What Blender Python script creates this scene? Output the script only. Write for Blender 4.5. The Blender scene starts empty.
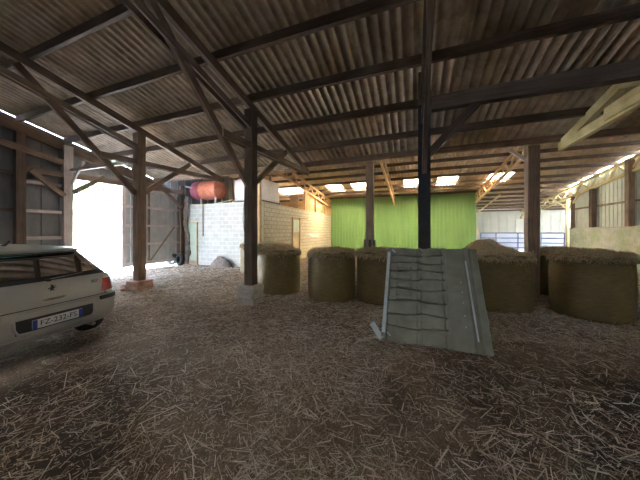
import bpy, bmesh, math, random
import numpy as np
from mathutils import Vector, Matrix, noise as mnoise
random.seed(7); RNG = np.random.default_rng(7)
SC = bpy.context.scene; COL = SC.collection
F = 247.0; TH = math.radians(20.6); S_, C_ = math.sin(TH), math.cos(TH); H = 1.65; HZ = 232.0

def ray_x(px, Y):                     # world X where the vertical plane through pixel column px meets plane Y
    k = (px-320)/F
    return Y*(k*C_-S_)/(C_+k*S_)
def rd(r, d): return (r*C_-d*S_, r*S_+d*C_)
def pos(px, d): return rd((px-320)/F*d, d)

# ------------------------------------------------------------------ materials
def newmat(name):
    m = bpy.data.materials.new(name); m.use_nodes = True
    nt = m.node_tree; b = nt.nodes['Principled BSDF']
    return m, nt, b
def N(nt, t, **kw):
    n = nt.nodes.new(t)
    for k, v in kw.items():
        if k in n.inputs.keys(): n.inputs[k].default_value = v
        else: setattr(n, k, v)
    return n
def ramp(nt, fac, stops):
    r = nt.nodes.new('ShaderNodeValToRGB'); e = r.color_ramp.elements
    while len(e) < len(stops): e.new(0.5)
    for i, (p, c) in enumerate(stops):
        e[i].position = p; e[i].color = (*c, 1)
    nt.links.new(fac, r.inputs[0]); return r.outputs[0]
def mixc(nt, fac, a, b, mode='MIX'):
    m = nt.nodes.new('ShaderNodeMix'); m.data_type = 'RGBA'; m.blend_type = mode
    for sock, v in ((m.inputs[0], fac), (m.inputs[6], a), (m.inputs[7], b)):
        if isinstance(v, (int, float)): sock.default_value = v
        elif isinstance(v, tuple): sock.default_value = (*v, 1)
        else: nt.links.new(v, sock)
    return m.outputs[2]
def bump(nt, b, h, strength=.3, dist=.01):
    n = N(nt, 'ShaderNodeBump', Strength=strength, Distance=dist)
    nt.links.new(h, n.inputs['Height']); nt.links.new(n.outputs[0], b.inputs['Normal'])
def plain(name, col, rough=.6, metal=0, spec=.5):
    m, nt, b = newmat(name)
    b.inputs['Base Color'].default_value = (*col, 1); b.inputs['Roughness'].default_value = rough
    b.inputs['Metallic'].default_value = metal; b.inputs['Specular IOR Level'].default_value = spec
    return m
def mottled(name, c1, c2, scale=6, rough=.85, detail=6, bmp=.2, stretch=(1, 1, 1), metal=0, c3=None):
    m, nt, b = newmat(name)
    g = N(nt, 'ShaderNodeTexCoord'); mp = N(nt, 'ShaderNodeMapping'); mp.inputs['Scale'].default_value = stretch
    nt.links.new(g.outputs['Object'], mp.inputs[0])
    n = N(nt, 'ShaderNodeTexNoise', Scale=scale, Detail=detail, Roughness=.65); nt.links.new(mp.outputs[0], n.inputs[0])
    st = [(.3, c1), (.7, c2)] if c3 is None else [(.25, c1), (.55, c2), (.75, c3)]
    nt.links.new(ramp(nt, n.outputs[0], st), b.inputs['Base Color'])
    b.inputs['Roughness'].default_value = rough; b.inputs['Metallic'].default_value = metal
    if bmp: bump(nt, b, n.outputs[0], bmp)
    return m
def wood(name, c1, c2, c3, rough=.8):
    m, nt, b = newmat(name)
    uv = N(nt, 'ShaderNodeUVMap'); oi = N(nt, 'ShaderNodeObjectInfo')
    mp = N(nt, 'ShaderNodeMapping'); mp.inputs['Scale'].default_value = (1.2, 34, 1)
    nt.links.new(uv.outputs[0], mp.inputs[0])
    cb = N(nt, 'ShaderNodeCombineXYZ'); nt.links.new(oi.outputs['Random'], cb.inputs[2])
    va = N(nt, 'ShaderNodeVectorMath'); va.operation = 'MULTIPLY_ADD'
    nt.links.new(cb.outputs[0], va.inputs[0]); va.inputs[1].default_value = (0, 0, 40); nt.links.new(mp.outputs[0], va.inputs[2])
    n = N(nt, 'ShaderNodeTexNoise', Scale=1.0, Detail=8, Roughness=.7); nt.links.new(va.outputs[0], n.inputs[0])
    n2 = N(nt, 'ShaderNodeTexNoise', Scale=2.2, Detail=3); 
    g = N(nt, 'ShaderNodeTexCoord'); nt.links.new(g.outputs['Object'], n2.inputs[0])
    a = ramp(nt, n.outputs[0], [(.28, c1), (.5, c2), (.75, c3)])
    d = ramp(nt, n2.outputs[0], [(.3, (.55, .5, .47)), (.65, (1, 1, 1))])
    nt.links.new(mixc(nt, .7, a, d, 'MULTIPLY'), b.inputs['Base Color'])
    b.inputs['Roughness'].default_value = rough; bump(nt, b, n.outputs[0], .5, .006)
    return m
WOOD = wood('old_timber', (.12, .08, .055), (.24, .17, .125), (.36, .28, .22))
WOODD = wood('dark_timber', (.07, .045, .033), (.14, .1, .075), (.22, .16, .12))
WOODP = wood('pale_timber', (.38, .3, .17), (.58, .48, .29), (.72, .62, .42))
WOODO = wood('orange_boards', (.36, .22, .11), (.56, .37, .2), (.68, .5, .3))
WOODY = wood('yellow_timber', (.42, .36, .17), (.6, .53, .28), (.7, .64, .4))  # pale yellow carries the outside light falling on the right-hand trusses
WOODW = wood('whitewashed_timber', (.4, .33, .3), (.6, .53, .5), (.75, .7, .68))

def cement(name):
    m, nt, b = newmat(name)
    g = N(nt, 'ShaderNodeTexCoord'); s = N(nt, 'ShaderNodeSeparateXYZ'); nt.links.new(g.outputs['Object'], s.inputs[0])
    # every sheet (0.885 m wide, two purlin bays long) weathered a little differently
    def fl(o, sc):
        a = N(nt, 'ShaderNodeMath', operation='MULTIPLY'); a.inputs[1].default_value = sc; nt.links.new(o, a.inputs[0])
        f = N(nt, 'ShaderNodeMath', operation='FLOOR'); nt.links.new(a.outputs[0], f.inputs[0]); return f.outputs[0]
    cb = N(nt, 'ShaderNodeCombineXYZ'); nt.links.new(fl(s.outputs[0], 1/.885), cb.inputs[0]); nt.links.new(fl(s.outputs[1], 1/1.085), cb.inputs[1])
    w = N(nt, 'ShaderNodeTexWhiteNoise'); nt.links.new(cb.outputs[0], w.inputs[0])
    n = N(nt, 'ShaderNodeTexNoise', Scale=3.5, Detail=8, Roughness=.7); nt.links.new(g.outputs['Object'], n.inputs[0])
    a = ramp(nt, n.outputs[0], [(.3, (.33, .255, .19)), (.6, (.58, .47, .36)), (.8, (.7, .6, .48))])
    v = ramp(nt, w.outputs[0], [(0, (.72, .72, .72)), (1, (1, 1, 1))])
    nt.links.new(mixc(nt, 1, a, v, 'MULTIPLY'), b.inputs['Base Color']); b.inputs['Roughness'].default_value = .75
    bump(nt, b, n.outputs[0], .15, .005)
    return m
CEM = cement('fibre_cement_sheet')

def blocks(name, ax, c1, c2, mort, moss=None, bw=.4, bh=.2):
    m, nt, b = newmat(name)
    g = N(nt, 'ShaderNodeTexCoord'); s = N(nt, 'ShaderNodeSeparateXYZ'); nt.links.new(g.outputs['Object'], s.inputs[0])
    cb = N(nt, 'ShaderNodeCombineXYZ'); nt.links.new(s.outputs[ax], cb.inputs[0]); nt.links.new(s.outputs[2], cb.inputs[1])
    br = N(nt, 'ShaderNodeTexBrick', Scale=1.0); nt.links.new(cb.outputs[0], br.inputs[0])
    br.inputs['Color1'].default_value = (*c1, 1); br.inputs['Color2'].default_value = (*c2, 1); br.inputs['Mortar'].default_value = (*mort, 1)
    br.inputs['Mortar Size'].default_value = .018; br.inputs['Brick Width'].default_value = bw; br.inputs['Row Height'].default_value = bh
    br.inputs['Mortar Smooth'].default_value = .3
    n = N(nt, 'ShaderNodeTexNoise', Scale=5, Detail=8, Roughness=.7); nt.links.new(g.outputs['Object'], n.inputs[0])
    c = mixc(nt, .5, br.outputs[0], ramp(nt, n.outputs[0], [(.3, (.6, .58, .52)), (.65, (1, 1, 1))]), 'MULTIPLY')
    if moss:
        n2 = N(nt, 'ShaderNodeTexNoise', Scale=1.6, Detail=6, Roughness=.75); nt.links.new(g.outputs['Object'], n2.inputs[0])
        f = ramp(nt, n2.outputs[0], [(.42, (0, 0, 0)), (.62, (1, 1, 1))])
        c = mixc(nt, f, c, moss)
    nt.links.new(c, b.inputs['Base Color']); b.inputs['Roughness'].default_value = .95
    bump(nt, b, br.outputs[1], -.5, .012)
    return m
BLKX = blocks('block_wall_front', 0, (.52, .53, .49), (.6, .6, .56), (.7, .7, .67))
BLKY = blocks('block_wall_side', 1, (.48, .44, .35), (.54, .5, .4), (.34, .28, .2))
BLKR = blocks('mossy_block_dado', 1, (.42, .42, .39), (.52, .52, .49), (.5, .48, .44), moss=(.3, .36, .2))
GREEN = mottled('green_cladding', (.13, .26, .09), (.18, .33, .12), scale=1.3, rough=.6, bmp=.05, stretch=(1, 1, .25))
WSHEET = mottled('white_cladding', (.44, .45, .4), (.52, .53, .48), scale=1.2, rough=.6, bmp=.03)
GSHEET = mottled('grey_green_cladding', (.45, .5, .46), (.6, .64, .6), scale=.9, rough=.5, bmp=.03)
BSHEET = mottled('blue_white_band', (.4, .47, .62), (.47, .54, .7), scale=2, rough=.5, bmp=0)
DSHEET = mottled('weathered_dark_cladding', (.16, .165, .165), (.3, .3, .3), scale=1.6, rough=.75, bmp=.1, stretch=(1, 1, .3))
CONC = mottled('rough_concrete', (.3, .28, .25), (.5, .48, .44), scale=9, rough=.95, bmp=.4)
BRICK = mottled('red_brick', (.3, .15, .11), (.5, .29, .22), scale=8, rough=.95, bmp=.4, c3=(.6, .5, .42))
STEEL = mottled('dark_steel', (.012, .012, .014), (.035, .033, .034), scale=12, rough=.45, bmp=.05, metal=.3)
GATE = mottled('blue_grey_gate_steel', (.08, .09, .17), (.13, .14, .25), scale=12, rough=.5, bmp=0)
TANKR = mottled('red_oxide_paint', (.5, .13, .07), (.68, .26, .15), scale=5, rough=.6, bmp=.05)
TANKP = mottled('faded_magenta_paint', (.36, .08, .12), (.5, .16, .2), scale=5, rough=.6, bmp=.05)
WPLAS = mottled('cloudy_white_plastic', (.5, .45, .46), (.62, .57, .59), scale=2, rough=.5, bmp=.03)
PGREEN = mottled('pale_green_paint', (.42, .52, .42), (.54, .62, .5), scale=3, rough=.7, bmp=.05)
RUB = mottled('black_rubber', (.012, .012, .012), (.03, .03, .03), scale=20, rough=.8, bmp=.2)
CABLE = plain('grey_cable', (.16, .14, .11), .7)
PANEL = mottled('olive_grey_moulded_panel', (.19, .195, .14), (.29, .295, .22), scale=4, rough=.55, bmp=.1, c3=(.36, .365, .28))
PWHITE = mottled('chalky_white_edge', (.55, .6, .62), (.8, .85, .88), scale=9, rough=.6, bmp=.05)
STAIN = mottled('brown_grime', (.12, .09, .07), (.3, .25, .22), scale=7, rough=1, bmp=.4)

def strawmat(name, cols, rough=.55):
    m, nt, b = newmat(name)
    g = N(nt, 'ShaderNodeNewGeometry')
    nt.links.new(ramp(nt, g.outputs['Random Per Island'], cols), b.inputs['Base Color'])
    b.inputs['Roughness'].default_value = rough; b.inputs['Specular IOR Level'].default_value = .5
    return m
STRAW = strawmat('scattered_straw', [(0, (.2, .13, .075)), (.3, (.44, .34, .24)), (.7, (.7, .58, .45)), (1, (.92, .84, .72))], .4)
STRAWB = strawmat('bale_straw', [(0, (.32, .22, .1)), (.4, (.6, .46, .26)), (1, (.88, .76, .5))])

def floormat():
    m, nt, b = newmat('trodden_straw_floor')
    g = N(nt, 'ShaderNodeTexCoord')
    n = N(nt, 'ShaderNodeTexNoise', Scale=1.1, Detail=8, Roughness=.7); nt.links.new(g.outputs['Object'], n.inputs[0])
    w = N(nt, 'ShaderNodeTexNoise', Scale=60, Detail=4, Roughness=.7, Distortion=1.5); nt.links.new(g.outputs['Object'], w.inputs[0])
    a = ramp(nt, n.outputs[0], [(.35, (.2, .145, .1)), (.6, (.36, .28, .21))])
    c = ramp(nt, w.outputs[0], [(.35, (.35, .33, .3)), (.6, (1.4, 1.35, 1.25)), (.75, (2.2, 2.1, 2.0))])
    col = mixc(nt, 1, a, c, 'MULTIPLY')
    # two trodden bare patches: car's shadow painted dark at left, damp black earth right
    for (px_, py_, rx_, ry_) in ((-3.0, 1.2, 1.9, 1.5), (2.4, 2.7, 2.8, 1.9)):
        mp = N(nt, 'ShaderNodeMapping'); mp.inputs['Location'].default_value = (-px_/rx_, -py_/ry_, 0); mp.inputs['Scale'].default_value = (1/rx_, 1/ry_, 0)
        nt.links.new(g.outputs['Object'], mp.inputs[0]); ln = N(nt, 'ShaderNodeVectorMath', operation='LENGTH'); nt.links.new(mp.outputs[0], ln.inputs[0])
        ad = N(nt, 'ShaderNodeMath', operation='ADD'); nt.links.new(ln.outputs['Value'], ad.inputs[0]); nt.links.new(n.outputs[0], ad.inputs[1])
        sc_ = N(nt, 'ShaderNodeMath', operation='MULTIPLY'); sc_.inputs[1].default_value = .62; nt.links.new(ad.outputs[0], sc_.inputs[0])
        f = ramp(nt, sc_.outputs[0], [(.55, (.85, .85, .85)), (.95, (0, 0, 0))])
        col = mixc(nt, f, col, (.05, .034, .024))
    nt.links.new(col, b.inputs['Base Color']); b.inputs['Roughness'].default_value = .9
    bump(nt, b, w.outputs[0], .8, .02)
    return m
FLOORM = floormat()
YARD = mottled('pale_gravel_yard', (.62, .6, .57), (.76, .74, .7), scale=3, rough=.95)

def netmat():
    m, nt, b = newmat('net_wrapped_straw')
    g = N(nt, 'ShaderNodeTexCoord')
    mp = N(nt, 'ShaderNodeMapping'); mp.inputs['Scale'].default_value = (9, 9, 70); nt.links.new(g.outputs['Object'], mp.inputs[0])
    n = N(nt, 'ShaderNodeTexNoise', Scale=1, Detail=6, Roughness=.7); nt.links.new(mp.outputs[0], n.inputs[0])
    n2 = N(nt, 'ShaderNodeTexNoise', Scale=2.5, Detail=4); nt.links.new(g.outputs['Object'], n2.inputs[0])
    a = ramp(nt, n.outputs[0], [(.3, (.12, .088, .034)), (.6, (.22, .17, .07)), (.8, (.34, .275, .13))])
    c = ramp(nt, n2.outputs[0], [(.3, (.75, .75, .65)), (.7, (1.1, 1.05, .95))])
    nt.links.new(mixc(nt, 1, a, c, 'MULTIPLY'), b.inputs['Base Color']); b.inputs['Roughness'].default_value = .6
    bump(nt, b, n.outputs[0], .5, .015)
    return m
NET = netmat()
def skylightmat():
    m = bpy.data.materials.new('translucent_rooflight'); m.use_nodes = True; nt = m.node_tree; nt.nodes.clear()
    o = N(nt, 'ShaderNodeOutputMaterial'); t = N(nt, 'ShaderNodeBsdfTranslucent'); d = N(nt, 'ShaderNodeBsdfDiffuse')
    t.inputs[0].default_value = (.72, .56, .33, 1); d.inputs[0].default_value = (.7, .68, .6, 1)
    x = N(nt, 'ShaderNodeMixShader'); x.inputs[0].default_value = .15
    nt.links.new(t.outputs[0], x.inputs[1]); nt.links.new(d.outputs[0], x.inputs[2]); nt.links.new(x.outputs[0], o.inputs[0])
    return m
SKYL = skylightmat()
SKYL2 = SKYL.copy(); SKYL2.name = 'added_rooflight'
for n_ in SKYL2.node_tree.nodes:
    if n_.type == 'BSDF_TRANSLUCENT': n_.inputs[0].default_value = (.7, .66, .6, 1)
PAINT = mottled('silver_grey_car_paint', (.36, .345, .3), (.39, .37, .33), scale=2, rough=.3, bmp=0, metal=.25)
BLKP = plain('black_plastic', (.02, .02, .02), .45)
DARKI = plain('dark_trim', (.012, .012, .013), .9)
CHROME = plain('chrome', (.7, .7, .7), .15, 1)
PLATEW = plain('plate_white', (.62, .62, .6), .5)
PLATEB = plain('plate_blue', (.02, .05, .3), .5)
INK = plain('plate_black', (.02, .02, .02), .5)
REDL = plain('red_lamp_lens', (.38, .02, .02), .18)
CLEARL = plain('pale_lamp_lens', (.6, .5, .46), .18)
def glassmat():
    m = bpy.data.materials.new('tinted_car_glass'); m.use_nodes = True; nt = m.node_tree; nt.nodes.clear()
    o = N(nt, 'ShaderNodeOutputMaterial'); t = N(nt, 'ShaderNodeBsdfTransparent'); g = N(nt, 'ShaderNodeBsdfGlossy')
    t.inputs[0].default_value = (.25, .34, .3, 1); g.inputs['Roughness'].default_value = .03; g.inputs[0].default_value = (.5, .5, .5, 1)
    fr = N(nt, 'ShaderNodeFresnel', IOR=1.45)
    x = N(nt, 'ShaderNodeMixShader'); nt.links.new(fr.outputs[0], x.inputs[0])
    nt.links.new(t.outputs[0], x.inputs[1]); nt.links.new(g.outputs[0], x.inputs[2]); nt.links.new(x.outputs[0], o.inputs[0])
    return m
GLASS = glassmat()
def milkyglass():
    m = GLASS.copy(); m.name = 'milky_car_glass'; nt = m.node_tree
    out = [n for n in nt.nodes if n.type == 'OUTPUT_MATERIAL'][0]; src = out.inputs[0].links[0].from_socket
    t = N(nt, 'ShaderNodeBsdfTranslucent'); t.inputs[0].default_value = (.5, .75, .65, 1)  # pale green translucent share makes the panes milky
    x = N(nt, 'ShaderNodeMixShader'); x.inputs[0].default_value = .3
    nt.links.new(src, x.inputs[1]); nt.links.new(t.outputs[0], x.inputs[2]); nt.links.new(x.outputs[0], out.inputs[0])
    return m
MGLASS = milkyglass()
LEAF = strawmat('tree_leaves', [(0, (.03, .1, .02)), (.5, (.07, .2, .05)), (1, (.16, .34, .1))])
BARK = mottled('bark', (.08, .06, .04), (.16, .12, .08), scale=10)
LIMEW = mottled('pale_lime_render', (.78, .77, .75), (.86, .85, .83), scale=1.5, rough=.9, bmp=.05)

# ------------------------------------------------------------------ mesh helpers
class MB:
    def __init__(s): s.v = []; s.f = []; s.uv = []
    def quad(s, idx, uv=None): s.f.append(idx); s.uv.append(uv or [(0, 0)]*len(idx))
    def beam(s, p0, p1, w, h, side=None, n=1, jit=0.0, mw=0):
        """timber from p0 to p1; w across 'side', h the other way"""
        p0 = Vector(p0); p1 = Vector(p1); d = (p1-p0); L = d.length; d.normalize()
        if side is None:
            side = Vector((1, 0, 0)) if abs(d.x) < .7 else Vector((0, 1, 0))
        side = Vector(side); side = (side-d*side.dot(d)).normalized(); up = d.cross(side).normalized()
        b = len(s.v); u0 = random.random()*5
        for i in range(n+1):
            c = p0+d*L*i/n
            for a, q in ((-1, -1), (1, -1), (1, 1), (-1, 1)):
                j = (random.uniform(-jit, jit), random.uniform(-jit, jit))
                s.v.append(c+side*(a*w/2+j[0])+up*(q*h/2+j[1]))
        pr = [0, w, w+h, 2*w+h, 2*w+2*h]
        for i in range(n):
            for k in range(4):
                k2 = (k+1) % 4
                u, uu = u0+L*i/n, u0+L*(i+1)/n
                s.quad([b+4*i+k, b+4*i+k2, b+4*(i+1)+k2, b+4*(i+1)+k], [(u, pr[k]), (u, pr[k+1]), (uu, pr[k+1]), (uu, pr[k])])
        s.quad([b+3, b+2, b+1, b]); e = b+4*n; s.quad([e, e+1, e+2, e+3])
        return s
    def box(s, c, d, rz=0, jit=0):
        c = Vector(c); b = len(s.v); R = Matrix.Rotation(rz, 3, 'Z')
        for x, y, z in ((-1,-1,-1),(1,-1,-1),(1,1,-1),(-1,1,-1),(-1,-1,1),(1,-1,1),(1,1,1),(-1,1,1)):
            s.v.append(c+R@Vector((x*d[0]/2+random.uniform(-jit, jit), y*d[1]/2+random.uniform(-jit, jit), z*d[2]/2+random.uniform(-jit, jit))))
        for f in ((3,2,1,0),(4,5,6,7),(0,1,5,4),(1,2,6,5),(2,3,7,6),(3,0,4,7)):
            s.quad([b+i for i in f], [(0, 0), (d[0], 0), (d[0], d[2]), (0, d[2])])
        return s
    def tube(s, pts, r, n=8, closed=False):
        pts = [Vector(p) for p in pts]; b = len(s.v); m = len(pts)
        for i, p in enumerate(pts):
            t = (pts[min(i+1, m-1)]-pts[max(i-1, 0)]).normalized()
            a = Vector((0, 0, 1)) if abs(t.z) < .9 else Vector((1, 0, 0))
            u = t.cross(a).normalized(); w = t.cross(u)
            rr = r[i] if isinstance(r, (list, tuple)) else r
            for k in range(n):
                an = 2*math.pi*k/n; s.v.append(p+u*rr*math.cos(an)+w*rr*math.sin(an))
        for i in range(m-1):
            for k in range(n):
                k2 = (k+1) % n; s.quad([b+i*n+k, b+i*n+k2, b+(i+1)*n+k2, b+(i+1)*n+k])
        s.quad([b+k for k in range(n)][::-1]); s.quad([b+(m-1)*n+k for k in range(n)])
        return s
    def lathe(s, prof, c=(0, 0, 0), axis='z', n=32, jit=0):
        b = len(s.v); c = Vector(c)
        for (r, h) in prof:
            for k in range(n):
                an = 2*math.pi*k/n; x, y = r*math.cos(an), r*math.sin(an)
                p = Vector((x, y, h)) if axis == 'z' else (Vector((h, x, y)) if axis == 'x' else Vector((x, h, y)))
                s.v.append(c+p)
        for i in range(len(prof)-1):
            for k in range(n):
                k2 = (k+1) % n; s.quad([b+i*n+k, b+i*n+k2, b+(i+1)*n+k2, b+(i+1)*n+k])
        return s
    def build(s, name, mat, parent=None, smooth=False, bevel=0, loc=None):
        me = bpy.data.meshes.new(name); me.from_pydata([tuple(v) for v in s.v], [], s.f); me.update()
        uvl = me.uv_layers.new(name='UVMap')
        flat = [c for f in s.uv for p in f for c in p]
        uvl.data.foreach_set('uv', flat)
        if mat: me.materials.append(mat)
        if smooth: me.polygons.foreach_set('use_smooth', [True]*len(me.polygons))
        bm = bmesh.new(); bm.from_mesh(me); bmesh.ops.recalc_face_normals(bm, faces=bm.faces); bm.to_mesh(me); bm.free()
        o = bpy.data.objects.new(name, me); COL.objects.link(o)
        if bevel:
            md = o.modifiers.new('b', 'BEVEL'); md.width = bevel; md.segments = 2; md.limit_method = 'ANGLE'
        if parent:
            o.parent = parent; o.matrix_parent_inverse = Matrix.Translation(-Vector(parent.location)) if parent.get('_w') else Matrix.Identity(4)
        elif loc is not None:
            me.transform(Matrix.Translation(-Vector(loc))); o.location = loc
        return o
def npmesh(name, V, Fq, mat, parent=None, smooth=False):
    me = bpy.data.meshes.new(name); V = np.asarray(V, dtype=np.float32); Fq = np.asarray(Fq, dtype=np.int32)
    me.vertices.add(len(V)); me.vertices.foreach_set('co', V.ravel())
    k = Fq.shape[1]; me.loops.add(Fq.size); me.loops.foreach_set('vertex_index', Fq.ravel())
    me.polygons.add(len(Fq)); me.polygons.foreach_set('loop_start', np.arange(0, Fq.size, k, dtype=np.int32))
    me.polygons.foreach_set('loop_total', np.full(len(Fq), k, dtype=np.int32))
    if smooth: me.polygons.foreach_set('use_smooth', [True]*len(Fq))
    me.update(); me.validate(); me.materials.append(mat)
    o = bpy.data.objects.new(name, me); COL.objects.link(o)
    if parent: o.parent = parent
    return o
def tag(o, label=None, cat=None, group=None, kind=None):
    if label: o['label'] = label
    if cat: o['category'] = cat
    if group: o['group'] = group
    if kind: o['kind'] = kind
    return o
def struct(o, label=None):
    o['kind'] = 'structure'; return tag(o, label)
def empty(name, loc, label, cat, group=None, world=False, rz=0):
    """world=True: children are modelled in world coordinates and stay there"""
    o = bpy.data.objects.new(name, None); COL.objects.link(o); o.location = loc; o.rotation_euler.z = rz
    o.empty_display_size = .1
    if world: o['_w'] = 1
    return tag(o, label, cat, group)

# ------------------------------------------------------------------ roof geometry
def z1(Y): return 5.83-.239*Y          # underside of purlins, main roof
def z2(Y): return 6.62-.118*Y          # underside of purlins, rear roof
XL, XR = -11.0, 8.9
PITCH, AMP = .177, .03
def corrugated(name, x0, x1, ys, zf, off, mat, skip=(), only=None):
    seg = 8; nx = int(round((x1-x0)/PITCH*seg)); xs = x0+np.arange(nx+1)*PITCH/seg
    V = []; Fq = []
    for j in range(len(ys)-1):
        ya, yb = ys[j], ys[j+1]
        base = len(V)*0
        for (yy, dz) in ((ya, .0), (yb+.08, .012 if False else -.0)):
            pass
        b = sum(len(a) for a in V)
        za = zf(ya)+off; zb = zf(yb+.05)+off-.009
        w = AMP*(1-2*(.5+.5*np.cos(2*np.pi*xs/PITCH))**1.7)
        V.append(np.stack([xs, np.full(nx+1, ya), za+w], 1)); V.append(np.stack([xs, np.full(nx+1, yb+.05), zb+w], 1))
        xm = (xs[:-1]+xs[1:])/2; keep = np.ones(nx, bool)
        for (sx0, sx1, sy0, sy1) in skip:
            if ya >= sy0-.01 and yb <= sy1+.01: keep &= ~((xm > sx0) & (xm < sx1))
        i = np.nonzero(keep)[0]
        Fq.append(np.stack([b+i, b+nx+1+i, b+nx+2+i, b+i+1], 1))
    return npmesh(name, np.concatenate(V), np.concatenate(Fq), mat, smooth=True)

PY = [4.83+1.085*n for n in range(-7, 3)]+[7.95]
ys = [-6.2, -5.1, -4.0]+PY[:-1]+[8.36]
sk1 = [(-17*PITCH, -14.5*PITCH, ys[5], ys[6])]  # unseen rooflight added overhead to light the near floor
for i, (a, b_, c, d) in enumerate(sk1):
    struct(corrugated('window_%d' % (i+8), a, b_, [c, d], z1, .17+AMP-.002, SKYL2), 'added rooflight sheet above the viewer, out of view')
struct(corrugated('ceiling', XL-.2, 9.3, ys, z1, .17+AMP, CEM, skip=sk1), 'corrugated fibre cement underside of the near roof')
P2 = [8.6, 9.8, 11.0, 12.2, 13.3, 14.45, 15.65, 17.05, 18.2, 19.4]
P2R = P2+[20.6, 21.8, 23.0, 24.2, 25.4, 26.4]
sk = []
for X in (-9.17, -7.92, -5.06, -3.36, .03, 1.86, 4.56):
    w = 6*PITCH; a = round((X-w/2)/PITCH)*PITCH; sk.append((a, a+w, 15.9, 17.7))
ys2 = [8.35, 9.8, 11.0, 12.2, 13.3, 14.45, 15.9, 17.7, 18.7, 19.85]
struct(corrugated('ceiling', XL-.2, 9.13, ys2, z2, .15+AMP, CEM, skip=sk), 'corrugated underside of the rear roof with rooflights')
struct(corrugated('ceiling', 4.0, 12.7, [19.85, 21.8, 23.0, 24.2, 25.4, 26.8], z2, .15+AMP, CEM), 'corrugated underside of the far right roof')
for i, (a, b_, c, d) in enumerate(sk):
    struct(corrugated('window_%d' % (i+1), a, b_, [c, d], z2, .15+AMP-.002, SKYL), 'bright translucent rooflight sheet')

# purlins: each its own timber
for i, Y in enumerate(PY):
    last = (i == len(PY)-1)
    if Y < -2.9: continue
    mb = MB().beam((XL-.12, Y, z1(Y)+.085), (9.2, Y, z1(Y)+.085), .08, .17, side=(0, 1, 0), n=14, jit=.006)
    o = mb.build('purlin', WOODD if Y < 7.5 else WOOD, loc=(XL, Y, z1(Y)))
    if last: tag(o, 'lowest weathered roof purlin along the eave of the near roof, on the bale side posts', 'roof beam')
    elif abs(Y-4.83) < .01: tag(o, 'dark roof purlin passing over the tops of the three main posts', 'roof beam')
    elif Y > 4.9: tag(o, ('%s dark purlin behind the tops of the three main posts' % ('first' if Y < 6.5 else 'second')), 'roof beam')
    elif Y > 1.2: tag(o, '%s dark purlin nearer the viewer than the three main posts' % {3.745: 'first', 2.66: 'second', 1.575: 'third'}[round(Y, 3)], 'roof beam')
    else: tag(o, 'dark purlin of the near roof overhead, above the viewer', 'roof beam', 'purlins above the viewer')
for i, Y in enumerate(P2R):
    x0 = XL-.12 if Y < 19.5 else 4.0
    o = MB().beam((x0, Y, z2(Y)+.075), (8.95 if Y < 19.5 else 12.6, Y, z2(Y)+.075), .07, .15, side=(0, 1, 0), n=14, jit=.005).build('purlin', WOODD, loc=(x0, Y, z2(Y)))
    if Y < 19.5: tag(o, 'slim purlin under the rear corrugated roof before the green wall', 'roof beam', 'purlins of the rear roof')
    else: tag(o, 'slim purlin under the far right roof beyond the gate', 'roof beam', 'purlins beyond the gate')

# main posts and trusses
YP = 4.83
def truss_main(X, mat, label, tw=.07):
    e = empty('roof_truss', (X, YP, 3.0), label, 'roof truss', world=True)
    MB().beam((X, -3.2, z1(-3.2)-.1), (X, 8.2, z1(8.2)-.1), .085, .18, n=10, jit=.006).build('rafter', mat, e)
    for s in (-1, 1):
        MB().beam((X+s*tw, -3.2, 4.06+.27*7.95), (X+s*tw, 4.98, 4.0), .04, .12, n=8, jit=.005).build('lower_chord', mat, e)
        MB().beam((X+s*(tw-.005), 3.85, 3.6), (X+s*(tw-.005), 8.1, 3.77), .04, .14, n=5, jit=.004).build('tie_beam', mat, e)
    MB().beam((X, 4.73, 2.72), (X, 2.45, z1(2.45)-.25), .075, .14, n=4, jit=.006).build('brace', mat, e)
    MB().beam((X, 4.93, 2.78), (X, 6.55, z1(6.55)-.22), .075, .13, n=4, jit=.006).build('brace', mat, e)
    return e
truss_main(-7.37, WOOD, 'brown timber roof truss with braces on the leftmost free standing post')
truss_main(-3.54, WOOD, 'brown timber roof truss with braces on the post with a concrete block foot')
truss_main(.19, WOODD, 'dark roof truss seen end on above the black steel post', .045)
def post(name, X, Y, top, w, mat, label, base=0, lean=0):
    return tag(MB().beam((X, Y, base), (X+lean, Y, top), w, w, side=(1, 0, 0), n=7, jit=.005).build(name, mat, loc=(X, Y, base)), label, 'post')
post('timber_post', -7.37, YP, z1(YP)-.19, .22, WOOD, 'square brown timber post standing on red bricks', .27)
post('timber_post', -3.54, YP, z1(YP)-.19, .21, WOODD, 'square dark timber post standing on stacked concrete blocks', .42)
e = empty('steel_post', (.19, YP, 0), 'black steel post rising behind the leaning panel', 'post', world=True)
mb = MB()
for s in (-1, 1): mb.box((.19, YP+s*.1, 1.95), (.2, .014, 3.9))
mb.box((.19, YP, 1.95), (.012, .2, 3.9)); mb.build('column', STEEL, e)
MB().box((.19, YP, .01), (.34, .34, .02)).build('base_plate', STEEL, e)
MB().beam((.19, YP, 3.9), (.19, YP, z1(YP)-.19), .2, .2, n=2, jit=.004).build('timber_head', WOODD, e)
tag(MB().beam((.31, YP, 3.93), (9.0, YP, 3.93), .14, .24, side=(0, 1, 0), n=8, jit=.006).build('timber_beam', WOODD, loc=(.31, YP, 3.93)),
    'thick dark horizontal beam running right from the black steel post', 'beam')
tag(MB().beam((.27, YP, 3.05), (1.02, YP, 3.83), .1, .13, side=(0, 1, 0), n=3, jit=.004).build('timber_brace', WOODD, loc=(.27, YP, 3.05)),
    'short diagonal dark brace right of the black steel post', 'brace')
post('timber_post', -1.29, 8.0, 3.88, .23, WOOD, 'timber post behind the bales in front of the green wall', 0)
post('timber_post', ray_x(532, 8.0), 8.0, 3.88, .25, WOOD, 'broad brown timber post right of centre in front of the white far wall', 0)
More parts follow.
